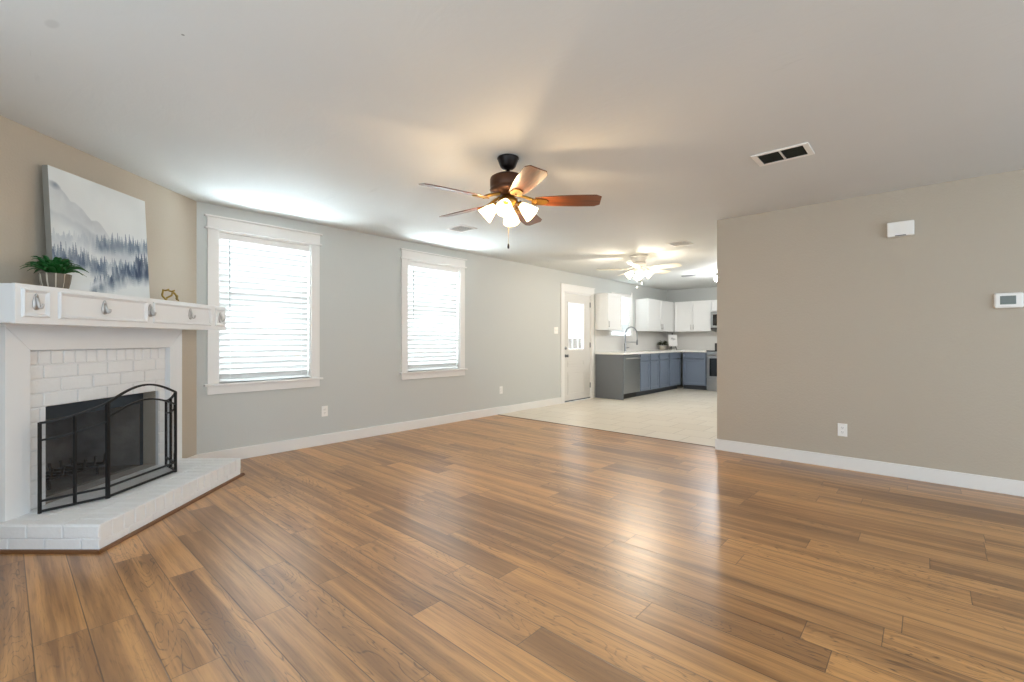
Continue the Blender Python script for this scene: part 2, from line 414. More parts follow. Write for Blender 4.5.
def blind(hole, label, wand=True, pitch=.0565):
    xa, xb, za, zb = hole; c = (xa + xb) / 2; w = (xb - xa) / 2 - .014; h = zb - za
    r = empty('window_blind', (0, c, za), RW); tag(r, label, 'blind', 'white horizontal window blinds')
    hb = B(); box(hb, -w - .004, w + .004, .012, .062, h - .075, h - .014); finish('headrail', hb, 'trim', r, .004)
    sl = B(); n = int((h - .09) / pitch) + 1; z = h - .095
    for i in range(n):
        zc = z - i * pitch
        if zc < .036: break
        m = Matrix.Translation((0, .040, zc)) @ Matrix.Rotation(math.radians(-66), 4, 'X')
        vs = []                                           # slightly crowned slat
        pf = [(-.034, 0), (-.018, .0028), (0, .004), (.018, .0028), (.034, 0)]
        top = [(y, zz + .0014) for y, zz in pf]; bot = [(y, zz - .0014) for y, zz in pf[::-1]]
        ring = top + bot
        A = [sl.verts.new(m @ Vector((-w, y, zz))) for y, zz in ring]; C = [sl.verts.new(m @ Vector((w, y, zz))) for y, zz in ring]
        k = len(ring)
        for j in range(k): sl.faces.new([A[j], A[(j + 1) % k], C[(j + 1) % k], C[j]])
        sl.faces.new(A); sl.faces.new(C[::-1])
    finish('slats', sl, 'slat', r)
    br = B(); box(br, -w, w, .014, .062, .006, .030); finish('bottom_rail', br, 'slat_door', r, .004)
    for x in (-w + .09, w - .09): ld = B(); bar(ld, (x, .002, .03), (x, .002, h - .07), .0022); finish('ladder_cord', ld, 'trim', r)
    if wand:
        wd = B(); tube(wd, [(-w + .085, -.006, h - .075), (-w + .087, -.007, h - .08 - h * .47)], .0045, 6); finish('tilt_wand', wd, 'vent_grey', r)
    return r
window('window_1', W1); window('window_2', W2); window('window_3', W3, casing=False)
blind(W1, 'closed white slat blind in the window beside the fireplace')
blind(W2, 'closed white slat blind in the window between the two wall outlets')
blind(W3, 'narrow white blind in the kitchen window above the sink', wand=False)

bm = B()
for i in range(70): box(bm, -3.2 - .012 * (i % 2), -3.18, 4.0 + i * .14, 4.136 + i * .14, -.15, 1.75)
struct(finish('wall_exterior', bm, mat('weathered_fence', '#a39086', 0.8, noise=(5, .25))), 'weathered board fence outside the back door')
sb('ground', mat('pale_paving', '#b8b0a6', 0.8, noise=(2, .1)), (-3.3, -.15, 3.5, 14, -.25, -.15))
# ------------------------------------------------------------------ half-glass back door
xa, xb, _, zb = DR; c = (xa + xb) / 2
door = struct(empty('door_1', (0, c, 0), RW), 'white half-glass back door at the left kitchen edge')
def dp(n, m, boxes, bev=0.002, parent=door):
    bm = B()
    for b_ in boxes: box(bm, *b_)
    return finish(n, bm, m, parent, bev)
w = (xb - xa) / 2
dp('casing', 'trim', [(-w - .105, -w, -.02, 0, 0, zb)]); dp('casing', 'trim', [(w, w + .072, -.02, 0, 0, zb)])
dp('head_casing', 'trim', [(-w - .108, w + .075, -.024, 0, zb, 2.19)])
dp('cap_moulding', 'trim', [(-w - .12, w + .085, -.036, 0, 2.19, 2.206)], .004)
dp('jamb', 'trim', [(-w, -w + .018, 0, .15, 0, zb), (w - .018, w, 0, .15, 0, zb), (-w + .018, w - .018, 0, .15, zb - .015, zb)], 0)
L = .449; gx0, gx1, gz0, gz1 = -.31, .215, .99, 1.87
M['door'] = mat('off_white_door_paint', '#d9d6d1', 0.4)
leaf = dp('door_leaf', 'door', [(-L, gx0, .02, .064, .025, 2.045), (gx1, L, .02, .064, .025, 2.045), (gx0, gx1, .02, .064, .025, gz0), (gx0, gx1, .02, .064, gz1, 2.045)], 0)
lf = B(); ring_frame(lf, gx0 - .02, gx1 + .02, gz0 - .02, gz1 + .02, .03, .010, .022); finish('lite_frame', lf, 'trim', leaf, .004)
pn = B()
for z0, z1 in ((.66, .78), (.14, .56)):
    ring_frame(pn, gx0 - .02, gx1 + .02, z0, z1, .018, .012, .021); box(pn, gx0 + .02, gx1 - .02, .014, .021, z0 + .04, z1 - .04)
finish('raised_panel', pn, 'door', leaf, .004)
dp('door_glass', 'pane', [(gx0, gx1, .038, .043, gz0, gz1)], 0, leaf)
dp('door_glass_blind', 'slat_door', [(gx0 + .012, gx1 - .012, .026, .034, z, z + .0185) for z in np.arange(1.19, 1.86, .02)], 0, leaf)
dp('grille', 'trim', [(gx0 + (gx1 - gx0) * k - .008, gx0 + (gx1 - gx0) * k + .008, .030, .050, gz0, gz1) for k in (.35, .68)], 0, leaf)
dp('door_sweep', 'slot', [(-L, L, .012, .066, .006, .028)], 0)
kb = B(); lathe(kb, [(.0, 0), (.030, 0), (.032, .006), (.012, .012), (.012, .035), (.024, .04), (.030, .052), (.026, .064), (0, .068)], 20, Matrix.Translation((-L + .06, .02, .87)) @ Matrix.Rotation(PI / 2, 4, 'X')); finish('door_knob', kb, 'chrome', leaf, smooth=True)
kb = B(); lathe(kb, [(0, 0), (.030, 0), (.030, .012), (.02, .016), (.006, .017), (.006, .032), (0, .032)], 20, Matrix.Translation((-L + .06, .02, 1.015)) @ Matrix.Rotation(PI / 2, 4, 'X')); finish('deadbolt', kb, 'chrome', leaf)
for z in (.267, 1.066, 1.865): dp('hinge', 'chrome', [(L - .012, L + .014, .002, .022, z - .05, z + .05)], .002)

# ------------------------------------------------------------------ fireplace on the diagonal wall
fire = tag(empty('fireplace', FP(FC), RF), 'white painted brick corner fireplace with raised hearth and mantel', 'fireplace')
BL, BRT, BZ0, BZ1 = 2.708 - FC, 3.815 - FC, .15, 1.105      # brick field
OL, OR, OZ = 2.838 - FC, 3.743 - FC, .755                   # opening
rng = random.Random(3)
bm = B(); yb0 = -.022
box(bm, BL, OL, yb0, 0, BZ0, BZ1, 1); box(bm, OR, BRT, yb0, 0, BZ0, BZ1, 1); box(bm, OL, OR, yb0, 0, OZ, BZ1, 1)
def br(x0, x1, z0, z1): bbox(bm, x0 + .003, x1 - .003, yb0 - .006 - rng.random() * .002, yb0 + .003, z0 + .003, z1 - .003, .004)
n = 14; s = (BRT - BL) / n
for i in range(n): br(BL + i * s, BL + (i + 1) * s, 1.014, BZ1)
rows = [.755 + .0863 * k for k in range(4)]
for k in range(3):
    x = BL - (.0 if k % 2 else .11); L0 = .222
    while x < BRT - .01:
        a, e = max(x, BL), min(x + L0, BRT)
        if e - a > .02: br(a, e, rows[k], rows[k + 1])
        x += L0
for k in range(7):
    z0 = .755 - .0863 * (k + 1); z0c = max(z0, BZ0)
    for a, e in ((BL, OL), (OR, BRT)):
        if k % 2 or e - a < .09: br(a, e, z0c, z0 + .0863)
        else: br(a, a + .09, z0c, z0 + .0863); br(a + .09, e, z0c, z0 + .0863)
finish('brick_facing', bm, ['brick', 'mortar'], fire)
# painted trim boards around the brick, mitred at the top corners
SL, SR, ST = 2.572 - FC, 3.952 - FC, 1.258
for pts in ([(SL, .15), (BL, .15), (BL, BZ1), (SL, ST - .016)], [(BRT, .15), (SR, .15), (SR, ST - .016), (BRT, BZ1)], [(BL + .001, BZ1), (BRT - .001, BZ1), (SR - .001, ST - .014), (SR - .001, ST), (SL + .001, ST), (SL + .001, ST - .014)]):
    bm = B(); prism(bm, pts, 0, .066, Matrix.Rotation(PI / 2, 4, 'X')); finish('surround_board', bm, 'mantel', fire, .0015)
# hearth
hl, hr = 2.526 - FC, 3.965 - FC; vl, vr = .635, .565; hz = .15
def hy(x): return -(vl + (vr - vl) * (x - hl) / (hr - hl))
bm = B(); prism(bm, [(hl + .006, hy(hl) + .006), (hr - .006, hy(hr) + .006), (hr - .006, 0), (hl + .006, 0)], 0, hz - .005, mi=1)
n = 17; s = (hr - hl) / n
def skewbox(x0, x1, d0, d1, z0, z1, g=.0028):
    t = bmesh.new(); box(t, x0 + g, x1 - g, 0, 1, z0, z1)
    for v in t.verts: v.co.y = hy(v.co.x) + (d0 + g if v.co.y < .5 else d1 - g)
    bmesh.ops.bevel(t, geom=t.edges[:], offset=.004, segments=1, affect='EDGES'); join(bm, t, 0)
for i in range(n): skewbox(hl + i * s, hl + (i + 1) * s, -.004 + rng.random() * .002, .2, .057, hz + rng.random() * .0015)
x = hl
while x < hr - .01: skewbox(x, min(x + .205, hr), -.002, .08, .0, .057); x += .205
for d in (.2, .4):                                           # bricks paving the hearth top
    for i in range(n):
        t0, t1 = hl + i * s, hl + (i + 1) * s
        e = min(d + .2, -max(hy(t0), hy(t1)))
        if e - d > .02: skewbox(t0, t1, d, e, .1, hz + rng.random() * .0012 - .001, .0015)
for k, (z0, z1) in enumerate(((0, .075), (.075, .145))):     # stretchers on the left end
    y = hy(hl)
    for q in range(4):
        bbox(bm, hl - .004, hl + .05, max(hy(hl), y) + .002, min(y + (.2 if (q or k) else .1), 0) - .002, z0 + .002, z1, .004)
        y += .2 if (q or k) else .1
        if y > -.02: break
hearth = finish('hearth', bm, ['brick', 'mortar'], fire)
bm = B(); qr = .018
prof = [(0, 0), (qr, 0)] + [(qr * math.cos(a), qr * math.sin(a)) for a in (PI / 6, PI / 3)] + [(0, qr)]
def shoe(a, b, nrm):
    A = [bm.verts.new((a[0] + nrm[0] * p, a[1] + nrm[1] * p, q)) for p, q in prof]; C = [bm.verts.new((b[0] + nrm[0] * p, b[1] + nrm[1] * p, q)) for p, q in prof]
    for i in range(len(prof)): bm.faces.new([A[i], A[(i + 1) % 5], C[(i + 1) % 5], C[i]])
    bm.faces.new(A); bm.faces.new(C[::-1])
shoe((hl - .02, hy(hl) - .004), (hr + .02, hy(hr) - .004), (0, -1)); shoe((hl - .004, hy(hl) - .02), (hl - .004, 0), (-1, 0)); shoe((hr + .0, hy(hr) - .02), (hr + .0, -.07), (1, 0))
finish('shoe_moulding', bm, 'shoe', hearth)
# firebox
bm = B(); th = .02
box(bm, OL - th, OL, 0.0, .10, BZ0, OZ + th); box(bm, OR, OR + th, 0.0, .10, BZ0, OZ + th)
box(bm, OL, OR, 0, .10, OZ, OZ + th)
jam = finish('brick_jamb', bm, 'brick', fire)
bm = B(); dpt = .52; ti = .14; zi = .15
def quad(ps): bm.faces.new([bm.verts.new(p) for p in ps])
fl, frr, ft = OL + .012, OR - .035, OZ - .0
a = [(fl, .10, zi + .004), (frr, .10, zi + .004), (frr, .10, ft), (fl, .10, ft)]; d_ = [(fl + ti, dpt, zi + .004), (frr - ti, dpt, zi + .004), (frr - ti, dpt, ft), (fl + ti, dpt, ft)]
for i in range(4): quad([a[i], a[(i + 1) % 4], d_[(i + 1) % 4], d_[i]])
quad(d_)
fb = finish('firebox', bm, 'soot', fire)
sol = fb.modifiers.new('walls', 'SOLIDIFY'); sol.thickness = .012; sol.offset = 1
bm = B(); box(bm, fl, frr, .085, .10, OZ - .10, OZ); box(bm, OR - .035, OR, .10, .115, BZ0, OZ); finish('smoke_hood', bm, 'hood', fb, .002)
bm = B(); box(bm, OL, OR, .0, .12, zi - .02, zi + .003); finish('inner_hearth', bm, 'ash', fb)
# mantel shelf
ML, MR, MZ0, MZ1, MD = 2.383 - FC, 4.142 - FC, 1.256, 1.463, .325
bm = B(); box(bm, ML + .004, MR - .004, -MD + .02, 0, MZ0, MZ1 - .001); box(bm, ML, MR, -MD, -MD + .019, MZ0 - .004, MZ1)
mantel = finish('mantel_shelf', bm, 'mantel', fire, .002)
def fpanel(u0, u1, w):
    bm = B(); x0, x1, z0, z1 = u0 - FC, u1 - FC, 1.287, 1.441
    o_ = [(x0, z0), (x1, z0), (x1, z1), (x0, z1)]
    def inset(dx): return [(x0 + dx, z0 + dx), (x1 - dx, z0 + dx), (x1 - dx, z1 - dx), (x0 + dx, z1 - dx)]
    ys = [(-MD, 0.0), (-MD - .008, .002), (-MD - .013, .008), (-MD - .009, .014), (-MD - .004, .019), (-MD, .022)]
    R_ = [[bm.verts.new((px, y, pz)) for px, pz in inset(dx)] for y, dx in ys]
    for A, C in zip(R_, R_[1:]):
        for i in range(4): bm.faces.new([A[i], A[(i + 1) % 4], C[(i + 1) % 4], C[i]])
    A = R_[0]; C = R_[-1]
    for i in range(4): bm.faces.new([A[i], A[(i + 1) % 4], C[(i + 1) % 4], C[i]])
    finish('panel_moulding', bm, 'mantel', mantel)
for u0, u1 in ((2.412, 2.560), (2.609, 3.245), (3.297, 3.932), (3.985, 4.120)): fpanel(u0, u1, .02)
def hook(u, z):
    bm = B(); x = u - FC
    pts = [(x + .018 * math.sin(a) * (1 - .35 * math.cos(a)), z + .045 * math.cos(a)) for a in np.linspace(0, 2 * PI, 21)[:-1]]
    prism(bm, [(p, q) for p, q in pts], MD, MD + .006, Matrix.Rotation(PI / 2, 4, 'X'))
    y = -MD - .004
    tube(bm, [(x, y, z + .022), (x, y - .010, z + .0), (x, y - .016, z - .025), (x, y - .022, z - .034), (x, y - .030, z - .032), (x, y - .035, z - .022), (x, y - .037, z - .012)], .008, 8, r_end=.006)
    finish('coat_hook', bm, 'pewter', mantel, smooth=True)
for u, z in ((2.487, 1.372), (2.905, 1.372), (3.271, 1.375), (3.68, 1.375), (4.055, 1.365)): hook(u, z)
# grate
g = tag(empty('fireplace_grate', FP(3.25, .28, zi + .004), RF), 'dark iron log grate standing inside the firebox', 'grate')
bm = B()
for i in range(6):
    x = -.2 + .08 * i
    tube(bm, [(x, -.13, .16), (x, -.12, .09), (x, .12, .08), (x, .13, .13)], .009, 6)
for y in (-.09, .09): tube(bm, [(-.23, y, .078), (.23, y, .078)], .009, 6)
finish('bars', bm, 'grate', g)
for x in (-.18, .18):
    for y in (-.09, .09): bm = B(); tube(bm, [(x, y, .0), (x, y, .075)], .009, 6); finish('leg', bm, 'grate', g)

# ------------------------------------------------------------------ folding fire screen
SX, SY = 3.24, -.315
scr = tag(empty('fireplace_screen', FP(SX, SY, hz + .002), RF), 'black folding three-panel arched screen standing on the white hearth', 'fire screen')
def spanel(name, p0, p1, top, second, low, mid):
    """p0,p1 plan points; top/second functions of t giving heights above the hearth"""
    bm = B(); P = lambda t, z: (p0[0] + (p1[0] - p0[0]) * t, p0[1] + (p1[1] - p0[1]) * t, z)
    bw = .013; ts = np.linspace(0, 1, 17)
    for t in (0, 1): bar(bm, P(t, 0), P(t, top(t) + .004), bw)
    tube(bm, [P(t, top(t)) for t in ts], bw * .7, 4, square=True); tube(bm, [P(t, second(t)) for t in ts], bw * .6, 4, square=True)
    bar(bm, P(0, .012), P(1, .012), bw); bar(bm, P(0, low), P(1, low), bw * .9)
    if mid: bar(bm, P(.5, .012), P(.5, top(.5)), bw)
    f = finish(name, bm, 'black_iron', scr)
    bm = B(); lo = [bm.verts.new(P(t, .014)) for t in ts]; hi = [bm.verts.new(P(t, (second if name == 'centre_panel' else top)(t))) for t in ts]
    for i in range(16): bm.faces.new([lo[i], lo[i + 1], hi[i + 1], hi[i]])
    finish('wire_mesh', bm, 'mesh', f)
    return f
cl, cr = (2.947 - SX, 0), (3.533 - SX, 0)
spanel('centre_panel', cl, cr, lambda t: .615 + .083 * math.sin(PI * t), lambda t: .522 + .073 * math.sin(PI * t), .075, False)
spanel('wing_panel', (2.940 - SX, .003), (2.686 - SX, .173), lambda t: .612 - .083 * (1 - (1 - t) ** 1.7), lambda t: .494 - .066 * (1 - (1 - t) ** 1.6), .072, True)
spanel('wing_panel', (3.540 - SX, .003), (3.690 - SX, .190), lambda t: .612 - .083 * (1 - (1 - t) ** 1.7), lambda t: .494 - .066 * (1 - (1 - t) ** 1.6), .072, True)
for x, y in ((cl[0] - .003, .0), (cr[0] + .003, .0)):
    for z in (.12, .5): bm = B(); lathe(bm, [(.008, z - .025), (.008, z + .025)], 10, Matrix.Translation((x, y + .008, 0))); finish('hinge', bm, 'black_iron', scr)

# ------------------------------------------------------------------ canvas painting on the mantel
def art_colours(nx, ny):
    rg = np.random.RandomState(7)
    X, Y = np.meshgrid(np.linspace(0, 1, nx), np.linspace(0, 1, ny))
    def smooth_noise(fx, fy, seed):
        r = np.random.RandomState(seed); g = r.rand(fy + 2, fx + 2)
        xi = X * fx; yi = Y * fy; i = xi.astype(int); j = yi.astype(int); a = xi - i; b_ = yi - j
        a = a * a * (3 - 2 * a); b_ = b_ * b_ * (3 - 2 * b_)
        return (g[j, i] * (1 - a) + g[j, i + 1] * a) * (1 - b_) + (g[j + 1, i] * (1 - a) + g[j + 1, i + 1] * a) * b_
    N = lambda fx, fy, s: (smooth_noise(fx, fy, s) * .6 + smooth_noise(fx * 2, fy * 2, s + 1) * .28 + smooth_noise(fx * 5, fy * 5, s + 2) * .12)
    img = np.ones((ny, nx, 3)) * np.array([222, 227, 228.]) + (N(4, 4, 1)[..., None] - .5) * 14
    def over(c, al):
        nonlocal img
        img = img * (1 - al[..., None]) + np.array(c, float) * al[..., None]
    ridge = .90 - .55 * X ** .85 + .05 * (N(9, 2, 11) - .5) + .03 * np.abs(np.sin(X * 17))
    al = np.clip((ridge - Y) / .012, 0, 1) * np.clip(1 - (ridge - Y) / .33, 0, 1) * (.25 + .55 * N(7, 8, 21)) * np.clip(1.25 - X, .2, 1)
    over((166, 173, 182), al * (.55 + .9 * N(18, 14, 71)).clip(0, 1.2).clip(0, 1))
    over((125, 138, 155), np.clip(1 - np.hypot(X - .055, (Y - .86) * 1.2) / .055, 0, 1) * np.clip((ridge - Y + .01) / .01, 0, 1) * .8)
    r2 = .68 - .30 * X + .08 * (N(8, 2, 31) - .5); over((168, 176, 185), np.clip((r2 - Y) / .03, 0, 1) * np.clip(1 - (r2 - Y) / .2, 0, 1) * .5 * N(6, 6, 33) * 1.6)
    drip = N(44, 12, 81) * .5 + N(14, 9, 91) * .5
    layers = [  # x0, x1, base fn, height, colour, alpha, count, fade
        (.02, 1.02, lambda x: .44 + .07 * x, .07, (150, 163, 178), .55, 60, .12),
        (.42, 1.02, lambda x: .40 + .13 * x, .10, (88, 106, 130), .9, 40, .07),
        (-.02, .50, lambda x: .27 + .025 * math.sin(11 * x), .115, (72, 90, 116), .95, 38, .09),
        (.44, .98, lambda x: .235 + .06 * x, .085, (92, 110, 134), .85, 36, .07),
        (.33, 1.02, lambda x: -.20 + .46 * math.sin(min(x, .95) * 1.6), .10, (50, 68, 95), .95, 58, .10),
        (.84, 1.04, lambda x: .30 + .06 * x, .11, (50, 66, 92), .95, 10, .12)]
    for x0, x1, base, hh, colr, A, cnt, fade in layers:
        cov = np.zeros_like(X)
        for q in range(cnt):
            cx = x0 + (x1 - x0) * (q + rg.rand()) / cnt; h_ = hh * (.45 + .9 * rg.rand()); b0 = base(cx) - .03 * rg.rand(); tp = b0 + h_; wd = .013 + .011 * rg.rand()
            d = np.clip((tp - Y) / h_, 0, None); jag = .55 + .6 * np.abs(np.sin((tp - Y) * 150 + rg.rand() * 6))
            ins = (np.abs(X - cx) < wd * np.clip(d, 0, 1.2) * jag + .0022) & (Y < tp) & (Y > b0 - fade)
            fd = np.where(Y > b0, 1.0, np.clip(1 - (b0 - Y) / fade, 0, 1)); cov = np.maximum(cov, ins * fd * (.35 + .65 * rg.rand()))
        over(colr, cov * A * np.clip((drip - .05) * 1.9, .45, 1) * (.65 + .6 * N(6, 6, 41)).clip(0, 1))
    over((226, 230, 233), np.clip(1 - np.abs(Y - (.02 + .42 * (X - .2))) / .05, 0, 1) * np.clip((X - .1) * 5, 0, 1) * np.clip((.55 - X) * 6, 0, 1) * .8)
    over((228, 231, 233), np.clip((.10 - Y) / .10, 0, 1) * .45 * N(8, 5, 61) * 1.5)
    return np.clip(img / 255, 0, 1)
AW, AH, AT = .745, .772, .036
art = empty('canvas_painting', FP(3.178, -.034, 1.4635), RF); tag(art, 'square canvas of a misty blue-grey pine forest leaning on the mantel', 'painting')
tilt = Matrix.Rotation(math.radians(-3.0), 4, 'X')
bm = B(); box(bm, -AW / 2, AW / 2, -AT, 0, 0, AH, mtx=Matrix.Translation((0, -.036, 0)) @ tilt); finish('canvas', bm, 'canvas_side', art, .003)
nx = ny = 340; colr = art_colours(nx, ny); bm = B()
mtx = Matrix.Translation((0, -.036, 0)) @ tilt
vs = [[bm.verts.new(mtx @ Vector((-AW / 2 + .001 + (AW - .002) * i / (nx - 1), -AT - .0012, .001 + (AH - .002) * j / (ny - 1)))) for i in range(nx)] for j in range(ny)]
for j in range(ny - 1):
    for i in range(nx - 1): bm.faces.new([vs[j][i], vs[j][i + 1], vs[j + 1][i + 1], vs[j + 1][i]])
m = bpy.data.materials.new('watercolour_forest'); m.use_nodes = True; t = NT(m)
at = t.node('ShaderNodeAttribute', attribute_name='paint'); t.l.new(at.outputs['Color'], t.n['Principled BSDF'].inputs['Base Color']); t.n['Principled BSDF'].inputs['Roughness'].default_value = .8
ap = finish('painted_face', bm, m, art)
ca = ap.data.color_attributes.new('paint', 'FLOAT_COLOR', 'POINT'); flat = np.ones((nx * ny, 4), np.float32)
q = colr.reshape(-1, 3); flat[:, :3] = np.where(q <= .04045, q / 12.92, ((q + .055) / 1.055) ** 2.4); ca.data.foreach_set('color', flat.ravel())

# ------------------------------------------------------------------ potted plant and gold ornament on the mantel
def leaf_strip(bm, base, ang, length, width, rise, droop, seg=7):
    d = Vector((math.cos(ang), math.sin(ang), 0)); s = Vector((-math.sin(ang), math.cos(ang), 0)); rows_ = []
    for i in range(seg + 1):
        t = i / seg; p = Vector(base) + d * (length * t) + Vector((0, 0, rise * math.sin(min(1, t * 1.1) * PI / 2) - droop * t * t))
        wd = width * math.sin(PI * min(1, .12 + .88 * t) ** .8) * (1 if t < .98 else .2)
        rows_.append([bm.verts.new(p - s * wd + Vector((0, 0, wd * .35))), bm.verts.new(p), bm.verts.new(p + s * wd + Vector((0, 0, wd * .35)))])
    for A, C in zip(rows_, rows_[1:]):
        for k in (0, 1): bm.faces.new([A[k], A[k + 1], C[k + 1], C[k]])
plant = tag(empty('potted_plant', FP(2.695, -.225, 1.4635), RF), 'dark green leafy plant in a ribbed grey bowl on the mantel', 'plant')
bm = B(); n = 66
prof = [(.048, 0), (.058, .008), (.066, .04), (.070, .075), (.071, .088), (.064, .088), (.062, .07), (.0, .068)]
rings = []
for r, z in prof:
    if r == 0: rings.append([bm.verts.new((0, 0, z))]); continue
    rings.append([bm.verts.new(((r - (.0028 if (k % 6 < 5 and .003 < z < .086 and r > .056) else 0)) * math.cos(2 * PI * k / n), (r - (.0028 if (k % 6 < 5 and .003 < z < .086 and r > .056) else 0)) * math.sin(2 * PI * k / n), z)) for k in range(n)])
for A, C in zip(rings, rings[1:]):
    for k in range(n):
        u = []
        for v in (A[k], A[(k + 1) % n], C[(k + 1) % len(C)], C[k % len(C)]):
            if v not in u: u.append(v)
        fc = bm.faces.new(u); fc.material_index = 1 if k % 6 == 5 else 0
bm.faces.new(rings[0]); finish('pot', bm, ['pot', 'pot_grey'], plant)
bm = B(); lathe(bm, [(0, .083), (.03, .085), (.0625, .078), (.0625, .07)], 24, cap=False); finish('soil', bm, 'soil', plant)
bm = B(); rg = random.Random(5)
for i in range(54):
    a = i * 2.399 + rg.uniform(-.2, .2); k = i / 54
    leaf_strip(bm, (.02 * math.cos(a), .02 * math.sin(a), .08), a, .062 + .068 * k + rg.uniform(-.015, .015), .018 + rg.uniform(-.002, .003), .115 - .055 * k + rg.uniform(-.012, .012), .02 + .03 * k)
fo = finish('foliage', bm, 'leaf', plant, smooth=True)
sd = fo.modifiers.new('thickness', 'SOLIDIFY'); sd.thickness = .0012
orn = tag(empty('wire_ornament', FP(3.56, -.25, 1.4635), RF), 'small gold zigzag wire ornament at the right of the mantel', 'ornament')
bm = B(); o2 = [(-.055, .006), (-.047, .022), (-.040, .018), (-.036, .040), (-.030, .052), (-.022, .058), (-.012, .052), (0, .058), (.012, .062), (.024, .056), (.036, .058), (.048, .052), (.044, .036), (.036, .028), (.032, .010), (.020, .006), (.010, .018), (-.005, .032), (-.018, .045), (-.030, .046), (-.040, .030), (-.046, .010)]
tube(bm, [(-p * .55, p * .85 + .012 * math.sin(i * 2.1), q_ * 1.5) for i, (p, q_) in enumerate(o2)], .0065, 8, closed=True); finish('wire_loop', bm, 'gold', orn, smooth=True)

# ------------------------------------------------------------------ ceiling fans
def blade_mesh(r0, r1, w0, w1, pitch):
    bm = B(); n = 12; up, lo = [], []
    for i in range(n + 1):
        t = i / n; r = r0 + (r1 - r0) * t; w_ = (w0 + (w1 - w0) * math.sin(min(1, t * 1.35) * PI / 2)) / 2
        if t > .9: w_ *= (1 - .30 * ((t - .9) / .1) ** 2.6)
        up.append((r, w_)); lo.append((r, -w_))
    pts = up + lo[::-1]
    prism(bm, pts, -.003, .003, Matrix.Rotation(pitch, 4, 'X')); return bm
def shade_mesh(s=1.0):
    bm = B(); prof = [(.019, 0), (.024, -.006), (.034, -.03), (.045, -.06), (.053, -.09), (.060, -.112), (.057, -.111), (.050, -.088), (.042, -.058), (.031, -.03), (.020, -.008)]
    lathe(bm, [(r * s, z * s) for r, z in prof], 24, cap=False); return bm
def fan(loc, label, a0, mats, drop, rad, shade_m, watt, warm, group='ceiling fans', chains=((.0, .0, .18),), hugger=False):
    f = tag(empty('ceiling_fan', loc), label, 'ceiling fan', group)
    body, housing, iron, wood = mats
    zc = 0
    if hugger:
        bm = B(); lathe(bm, [(.12, 0), (.135, -.008), (.135, -.02), (.115, -.03), (.105, -.085), (.10, -.09), (.04, -.1)], 40); finish('canopy', bm, body, f, smooth=True).modifiers.new('es', 'EDGE_SPLIT')
        bm = B(); lathe(bm, [(.07, -.088), (.10, -.10), (.11, -.13), (.105, -.15), (.06, -.165), (.04, -.185)], 40); finish('motor_housing', bm, housing, f, smooth=True)
        zb, zm = -.20, -.165
    else:
        bm = B(); lathe(bm, [(.075, 0), (.076, -.008), (.070, -.02), (.055, -.062), (.040, -.075), (.022, -.082)], 40); finish('canopy', bm, body, f, smooth=True)
        bm = B(); lathe(bm, [(.012, -.07), (.012, -.128)], 16); lathe(bm, [(.012, -.112), (.030, -.118), (.036, -.128), (.05, -.132)], 24); finish('downrod', bm, body, f, smooth=True)
        bm = B(); lathe(bm, [(.05, -.128), (.105, -.131), (.122, -.142), (.126, -.155), (.126, -.205), (.120, -.218), (.128, -.226), (.122, -.240), (.075, -.252), (.055, -.27)], 48); finish('motor_housing', bm, housing, f, smooth=True)
        zb, zm = drop, -.262
    for k in range(5):
        a = a0 + k * 2 * PI / 5
        b_ = finish('blade', blade_mesh(.19, rad, (.095), .145, math.radians(-14)), wood, f, .0012); b_.location = (0, 0, zb); b_.rotation_euler = (0, 0, a)
        bm = B()
        tube(bm, [(.07, 0, zm - zb), (.12, .0, (zm - zb) * .7), (.165, .0, .012), (.2, 0, -.006)], .011, 8)
        prism(bm, [(.165, -.022), (.20, -.040), (.265, -.030), (.285, 0), (.265, .030), (.20, .040), (.165, .022)], -.010, -.0035, Matrix.Rotation(math.radians(-13), 4, 'X'))
        finish('blade_iron', bm, iron, b_, smooth=False)
    z0 = zb - .0
    bm = B(); lathe(bm, [(.05, zm + .005), (.052, zm - .02), (.068, zm - .028), (.070, zm - .055), (.05, zm - .075), (.03, zm - .10), (.012, zm - .115), (0, zm - .118)], 32)
    for k in range(4):
        a = a0 * 0 + KIT + k * PI / 2; d = Vector((math.cos(a), math.sin(a), 0))
        tube(bm, [d * .05 + Vector((0, 0, zm - .05)), d * .075 + Vector((0, 0, zm - .055)), d * .09 + Vector((0, 0, zm - .07))], .010, 8)
        mt = Matrix.Translation(d * .083 + Vector((0, 0, zm - .062))) @ Matrix.Rotation(a, 4, 'Z') @ Matrix.Rotation(-TILT, 4, 'Y')
        lathe(bm, [(.010, .012), (.022, .006), (.023, -.010), (.019, -.012)], 16, mt)
    kit = finish('light_kit', bm, iron, f, smooth=True)
    for k in range(4):
        a = KIT + k * PI / 2; d = Vector((math.cos(a), math.sin(a), 0))
        s_ = finish('lamp_shade', shade_mesh(), shade_m, kit, smooth=True); s_.location = d * .088 + Vector((0, 0, zm - .068)); s_.rotation_euler = (Matrix.Rotation(a, 4, 'Z') @ Matrix.Rotation(-TILT, 4, 'Y')).to_euler()
        ax = (Matrix.Rotation(a, 3, 'Z') @ Matrix.Rotation(-TILT, 3, 'Y')) @ Vector((0, 0, -1))
        point('bulb', s_.location + ax * .13, watt, warm, .03, kit)
    for x, y, ln in chains:
        bm = B(); zt = zm - .10; tube(bm, [(x, y, zt), (x, y, zt - ln)], .0016, 5); ch = finish('pull_chain', bm, iron if not hugger else 'white_metal', f)
        bm = B(); lathe(bm, [(0, 0), (.006, -.004), (.008, -.022), (.007, -.036), (0, -.04)], 12); fb_ = finish('chain_fob', bm, body, ch, smooth=True); fb_.location = (x, y, zt - ln)
    return f
KIT, TILT = TH + math.radians(-8), math.radians(48)
